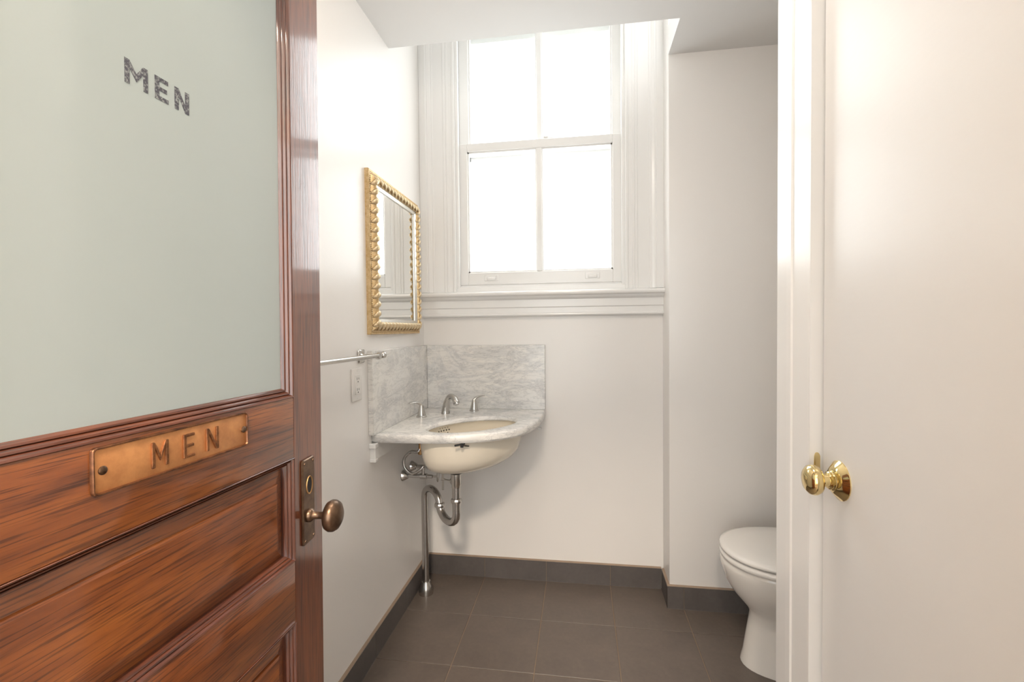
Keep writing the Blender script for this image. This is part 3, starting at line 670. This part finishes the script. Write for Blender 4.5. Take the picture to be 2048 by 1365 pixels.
bm = bmesh.new(); tube(bm, [Z3(tp, 0.58), Z3(tp, 0.47)] + bend(tp, mid, 0.462, -1), PRr+0.0012, 18); child('trap_bend', bm, pipe_m, trap, 50)
bm = bmesh.new(); tube(bm, bend(mid, sp_, 0.456, 1) + [Z3(sp_, 0.44), Z3(sp_, 0.01)], PRr, 18); child('standpipe', bm, pipe_m, trap, 50)
for p, z in ((tp, 0.508), (mid, 0.448)):
    bm = bmesh.new(); lathe(bm, Z3(p, z), (0, 0, 1), [(0.0165, 0), (0.0215, 0.002), (0.0235, 0.007), (0.0235, 0.012), (0.0205, 0.018), (0.0165, 0.021)], 12); child('slip_nut', bm, pipe_m, trap, 20)
bm = bmesh.new(); lathe(bm, Z3(sp_, 0.0), (0, 0, 1), [(0.034, 0), (0.0345, 0.018), (0.0335, 0.028), (0.028, 0.040), (0.0215, 0.054), (0.020, 0.058), (0.0165, 0.0585)], 28); child('floor_flange', bm, nickel, trap, 35)
bm = bmesh.new(); d = (mid-tp).normalized(); side = (d + Vector((-0.2, -0.4, 0))).normalized()
c0 = Z3(tp, 0.598); lathe(bm, c0+side*0.012, side, [(0.012, 0), (0.012, 0.012), (0.008, 0.016), (0.003, 0.017), (0.003, 0.06), (0.0005, 0.0605)], 12)
st = c0 + side*0.066; bx(bm, st.x-0.0045, st.x+0.0045, st.y-0.001, st.y+0.001, 0.552, 0.640); lathe(bm, st+Vector((0.008, 0, 0)), (-1, 0, 0), [(0.0045, 0), (0.0045, 0.016)], 8)
child('stopper_linkage', bm, nickel, trap, 30)

# ------------------------------------------------------------------ supply valves
def valve(label, y, z, ln, loop):
    v = thing('supply_valve', label, 'valve', (0, y, z)); v['group'] = 'water supply valves under the sink'
    bm = bmesh.new(); lathe(bm, (0, y, z), (1, 0, 0), [(0.026, 0), (0.0255, 0.003), (0.017, 0.018), (0.0125, 0.026), (0.010, 0.027)], 24); child('wall_flange', bm, chrome, v, 40)
    bm = bmesh.new(); lathe(bm, (0.02, y, z), (1, 0, 0), [(0.0085, 0), (0.0085, ln*0.5), (0.012, ln*0.5+0.002), (0.012, ln*0.78), (0.008, ln*0.8), (0.0075, ln), (0.004, ln+0.002), (0.004, ln+0.02)], 16)
    lathe(bm, (0.02+ln*0.64, y, z), (0, 0, 1), [(0.008, 0), (0.008, 0.026), (0.0105, 0.027), (0.0105, 0.040), (0.006, 0.042)], 12); child('valve_body', bm, pipe_m, v, 40)
    bm = bmesh.new(); x = 0.02+ln+0.02; nn = 20
    rings = [[Vector((x+h, y+0.012*s*math.cos(2*PI*k/nn), z+0.023*s*math.sin(2*PI*k/nn))) for k in range(nn)] for h, s in ((0, 0.85), (0.002, 1), (0.007, 1), (0.009, 0.85))]
    loops(bm, rings); child('oval_handle', bm, pipe_m, v, 40)
    bm = bmesh.new(); x0 = 0.02+ln*0.64
    tube(bm, [(p[0]+x0, p[1]+y, p[2]+z) for p in loop], 0.0065, 10, 8); child('braided_hose', bm, pipe_m, v, 60)
    e = loop[-1]; bm = bmesh.new(); lathe(bm, (e[0]+x0, e[1]+y, e[2]+z-0.03), (0, 0, 1), [(0.0085, 0), (0.0105, 0.003), (0.0105, 0.018), (0.008, 0.020), (0.0065, 0.06)], 10); child('hose_nut', bm, fitting_brass, v, 30)
    return v
valve('chrome supply valve with looped hose, nearest under the sink', -0.305, 0.590, 0.115, [(0, 0, 0.03), (-0.005, 0, 0.05), (-0.022, -0.01, 0.062), (-0.024, -0.008, 0.012), (-0.058, -0.01, 0.010), (-0.082, -0.012, 0.048), (-0.068, -0.012, 0.092), (-0.034, -0.008, 0.108), (-0.018, 0, 0.13)][2:] if False else [(0, 0, 0.03), (0.002, -0.003, 0.045), (-0.012, -0.010, 0.030), (-0.045, -0.016, 0.014), (-0.078, -0.016, 0.040), (-0.080, -0.014, 0.080), (-0.052, -0.010, 0.108), (-0.022, -0.006, 0.108), (-0.012, 0.0, 0.125)])
valve('chrome supply valve, the farther one partly hidden behind the basin', -0.20, 0.600, 0.11, [(0, 0, 0.03), (0, 0, 0.06), (-0.004, 0.005, 0.10), (-0.006, 0.01, 0.16)])

# ------------------------------------------------------------------ towel bar
tb = thing('towel_bar', 'satin nickel towel bar on the left wall, running behind the oak door', 'towel bar', (0, -0.68, 1.138))
bm = bmesh.new(); tube(bm, [(0.068, -0.655, 1.139), (0.068, -1.30, 1.139)], 0.0080, 18); child('rod', bm, nickel, tb, 40)
bm = bmesh.new(); lathe(bm, (0.068, -0.657, 1.139), (0, 1, 0), [(0.009, -0.002), (0.0115, 0), (0.0115, 0.008), (0.0095, 0.010), (0.0115, 0.013), (0.0125, 0.018), (0.010, 0.023), (0.0005, 0.026)], 20); child('finial', bm, nickel, tb, 40)
for y in (-0.682, -1.27):
    bm = bmesh.new(); bx(bm, 0, 0.007, y-0.023, y+0.023, 1.113, 1.160, 0.003); lathe(bm, (0.006, y, 1.137), (1, 0, 0), [(0.014, 0), (0.010, 0.006), (0.008, 0.012), (0.008, 0.05), (0.011, 0.054), (0.0125, 0.062), (0.011, 0.070)], 20)
    child('bracket', bm, nickel, tb, 40)

# ------------------------------------------------------------------ outlet
ol = thing('wall_outlet', 'white double power outlet under the towel bar', 'outlet', (0, -0.7185, 1.04))
bm = bmesh.new(); bx(bm, 0, 0.006, -0.754, -0.683, 0.983, 1.097, 0.003, 3); child('cover_plate', bm, plastic, ol, 40)
bm = bmesh.new(); bx(bm, 0.004, 0.0085, -0.735, -0.702, 1.006, 1.074, 0.001); rc = child('receptacle', bm, plastic, ol, 40)
bm = bmesh.new()
for z in (1.021, 1.058):
    bx(bm, 0.008, 0.0088, -0.7255, -0.7235, z-0.002, z+0.007); bx(bm, 0.008, 0.0088, -0.7135, -0.7115, z-0.001, z+0.006)
    lathe(bm, (0.008, -0.7185, z-0.008), (1, 0, 0), [(0.0026, 0), (0.0026, 0.0008)], 10)
s_ = child('slots', bm, dark_hole, ol); s_.name = 'socket_slots'
bm = bmesh.new(); bx(bm, 0.008, 0.0095, -0.7245, -0.7125, 1.0355, 1.0395); bx(bm, 0.008, 0.0095, -0.7245, -0.7125, 1.0415, 1.0455); child('test_buttons', bm, plastic, ol)
for z in (0.992, 1.088):
    bm = bmesh.new(); lathe(bm, (0.0055, -0.7185, z), (1, 0, 0), [(0.003, 0), (0.0025, 0.0012), (0.0005, 0.0014)], 10); child('plate_screw', bm, plastic, ol)

# ------------------------------------------------------------------ toilet (bowl pointing left, tank hidden behind the partition)
TY = -0.455
wc = thing('toilet', 'white toilet with closed lid beside the partition', 'toilet', (1.6, TY, 0))
def egg(x0, x1, hw, z, n=48, pw=2.2, cx=None):
    """egg outline, front tip x0, back x1, half width hw"""
    c = cx if cx else x0+(x1-x0)*0.52
    out = []
    for k in range(n):
        a = 2*PI*k/n; ca, sa = math.cos(a), math.sin(a)
        X = c + (abs(ca)**(2/pw))*(1 if ca > 0 else -1)*((x1-c) if ca > 0 else (c-x0)); Y = (abs(sa)**(2/pw))*(1 if sa > 0 else -1)*hw
        out.append(Vector((X, TY+Y, z)))
    return out
BB = [(1.352, 1.90, 0.116, 0.0), (1.354, 1.90, 0.115, 0.012), (1.360, 1.89, 0.108, 0.035), (1.368, 1.88, 0.101, 0.09), (1.378, 1.88, 0.098, 0.15), (1.384, 1.88, 0.100, 0.185), (1.374, 1.88, 0.112, 0.207), (1.352, 1.88, 0.130, 0.232),
      (1.324, 1.88, 0.150, 0.265), (1.300, 1.88, 0.168, 0.305), (1.287, 1.88, 0.178, 0.345), (1.283, 1.88, 0.182, 0.365), (1.285, 1.88, 0.181, 0.380), (1.292, 1.875, 0.174, 0.385)]
bm = bmesh.new(); loops(bm, [egg(*q) for q in BB]); child('bowl', bm, toilet_m, wc, 60)
bm = bmesh.new(); loops(bm, [egg(a, 1.76, w, z, 48, 2.2, 1.52) for a, w, z in ((1.292, 0.176, 0.386), (1.284, 0.184, 0.390), (1.282, 0.186, 0.398), (1.286, 0.183, 0.406), (1.294, 0.176, 0.408))]); child('seat', bm, seat_m, wc, 60)
bm = bmesh.new(); loops(bm, [egg(a, b, w, z, 48, 2.2, 1.52) for a, b, w, z in ((1.290, 1.76, 0.178, 0.412), (1.283, 1.762, 0.185, 0.415), (1.282, 1.762, 0.186, 0.421), (1.286, 1.76, 0.183, 0.427), (1.30, 1.75, 0.170, 0.431), (1.36, 1.70, 0.12, 0.434), (1.44, 1.62, 0.05, 0.435))]); child('lid', bm, seat_m, wc, 60)
for y in (-0.07, 0.07):
    bm = bmesh.new(); bx(bm, 1.745, 1.79, TY+y-0.018, TY+y+0.018, 0.385, 0.428, 0.006); child('hinge', bm, seat_m, wc, 40)
bm = bmesh.new(); bx(bm, 1.79, 1.985, TY-0.21, TY+0.21, 0.385, 0.74, 0.02, 3); child('tank', bm, toilet_m, wc, 40)
bm = bmesh.new(); bx(bm, 1.78, 1.992, TY-0.22, TY+0.22, 0.74, 0.775, 0.008, 3); child('tank_lid', bm, toilet_m, wc, 40)
bm = bmesh.new(); lathe(bm, (1.79, TY-0.15, 0.69), (-1, 0, 0), [(0.012, 0), (0.012, 0.008), (0.006, 0.012)], 14); tube(bm, [(1.775, TY-0.15, 0.69), (1.772, TY-0.11, 0.688), (1.772, TY-0.07, 0.682)], 0.005, 10); child('flush_lever', bm, chrome, wc, 40)

# ------------------------------------------------------------------ added fill lamps, unseen, put in for soft even light
def fill_dome(label, x, y, z, r, power, col):
    t = thing('fill_lamp', label, 'lamp', (x, y, z))
    bm = bmesh.new(); lathe(bm, (x, y, z), (0, 0, -1), [(r*1.05, 0), (r*1.05, 0.02), (r*0.98, 0.025)], 32); child('fill_lamp_base', bm, nickel, t, 40)
    bm = bmesh.new(); lathe(bm, (x, y, z-0.02), (0, 0, -1), [(r, 0), (r*0.97, 0.03), (r*0.8, 0.06), (r*0.5, 0.078), (0.0005, 0.085)], 32)
    child('fill_lamp_shade', bm, fill_lamp_mat('fill_lamp_glow', col, power/(PI*r*r*4)), t, 60)
    return t
fill_dome('added unseen fill lamp on the hall ceiling', 0.75, -3.1, 2.75, 0.2, HALL_FILL, (1.0, 0.84, 0.68))
fill_dome('added unseen fill lamp on the bathroom ceiling', 0.65, -1.35, ZS, 0.15, BATH_FILL, (1.0, 0.89, 0.78))
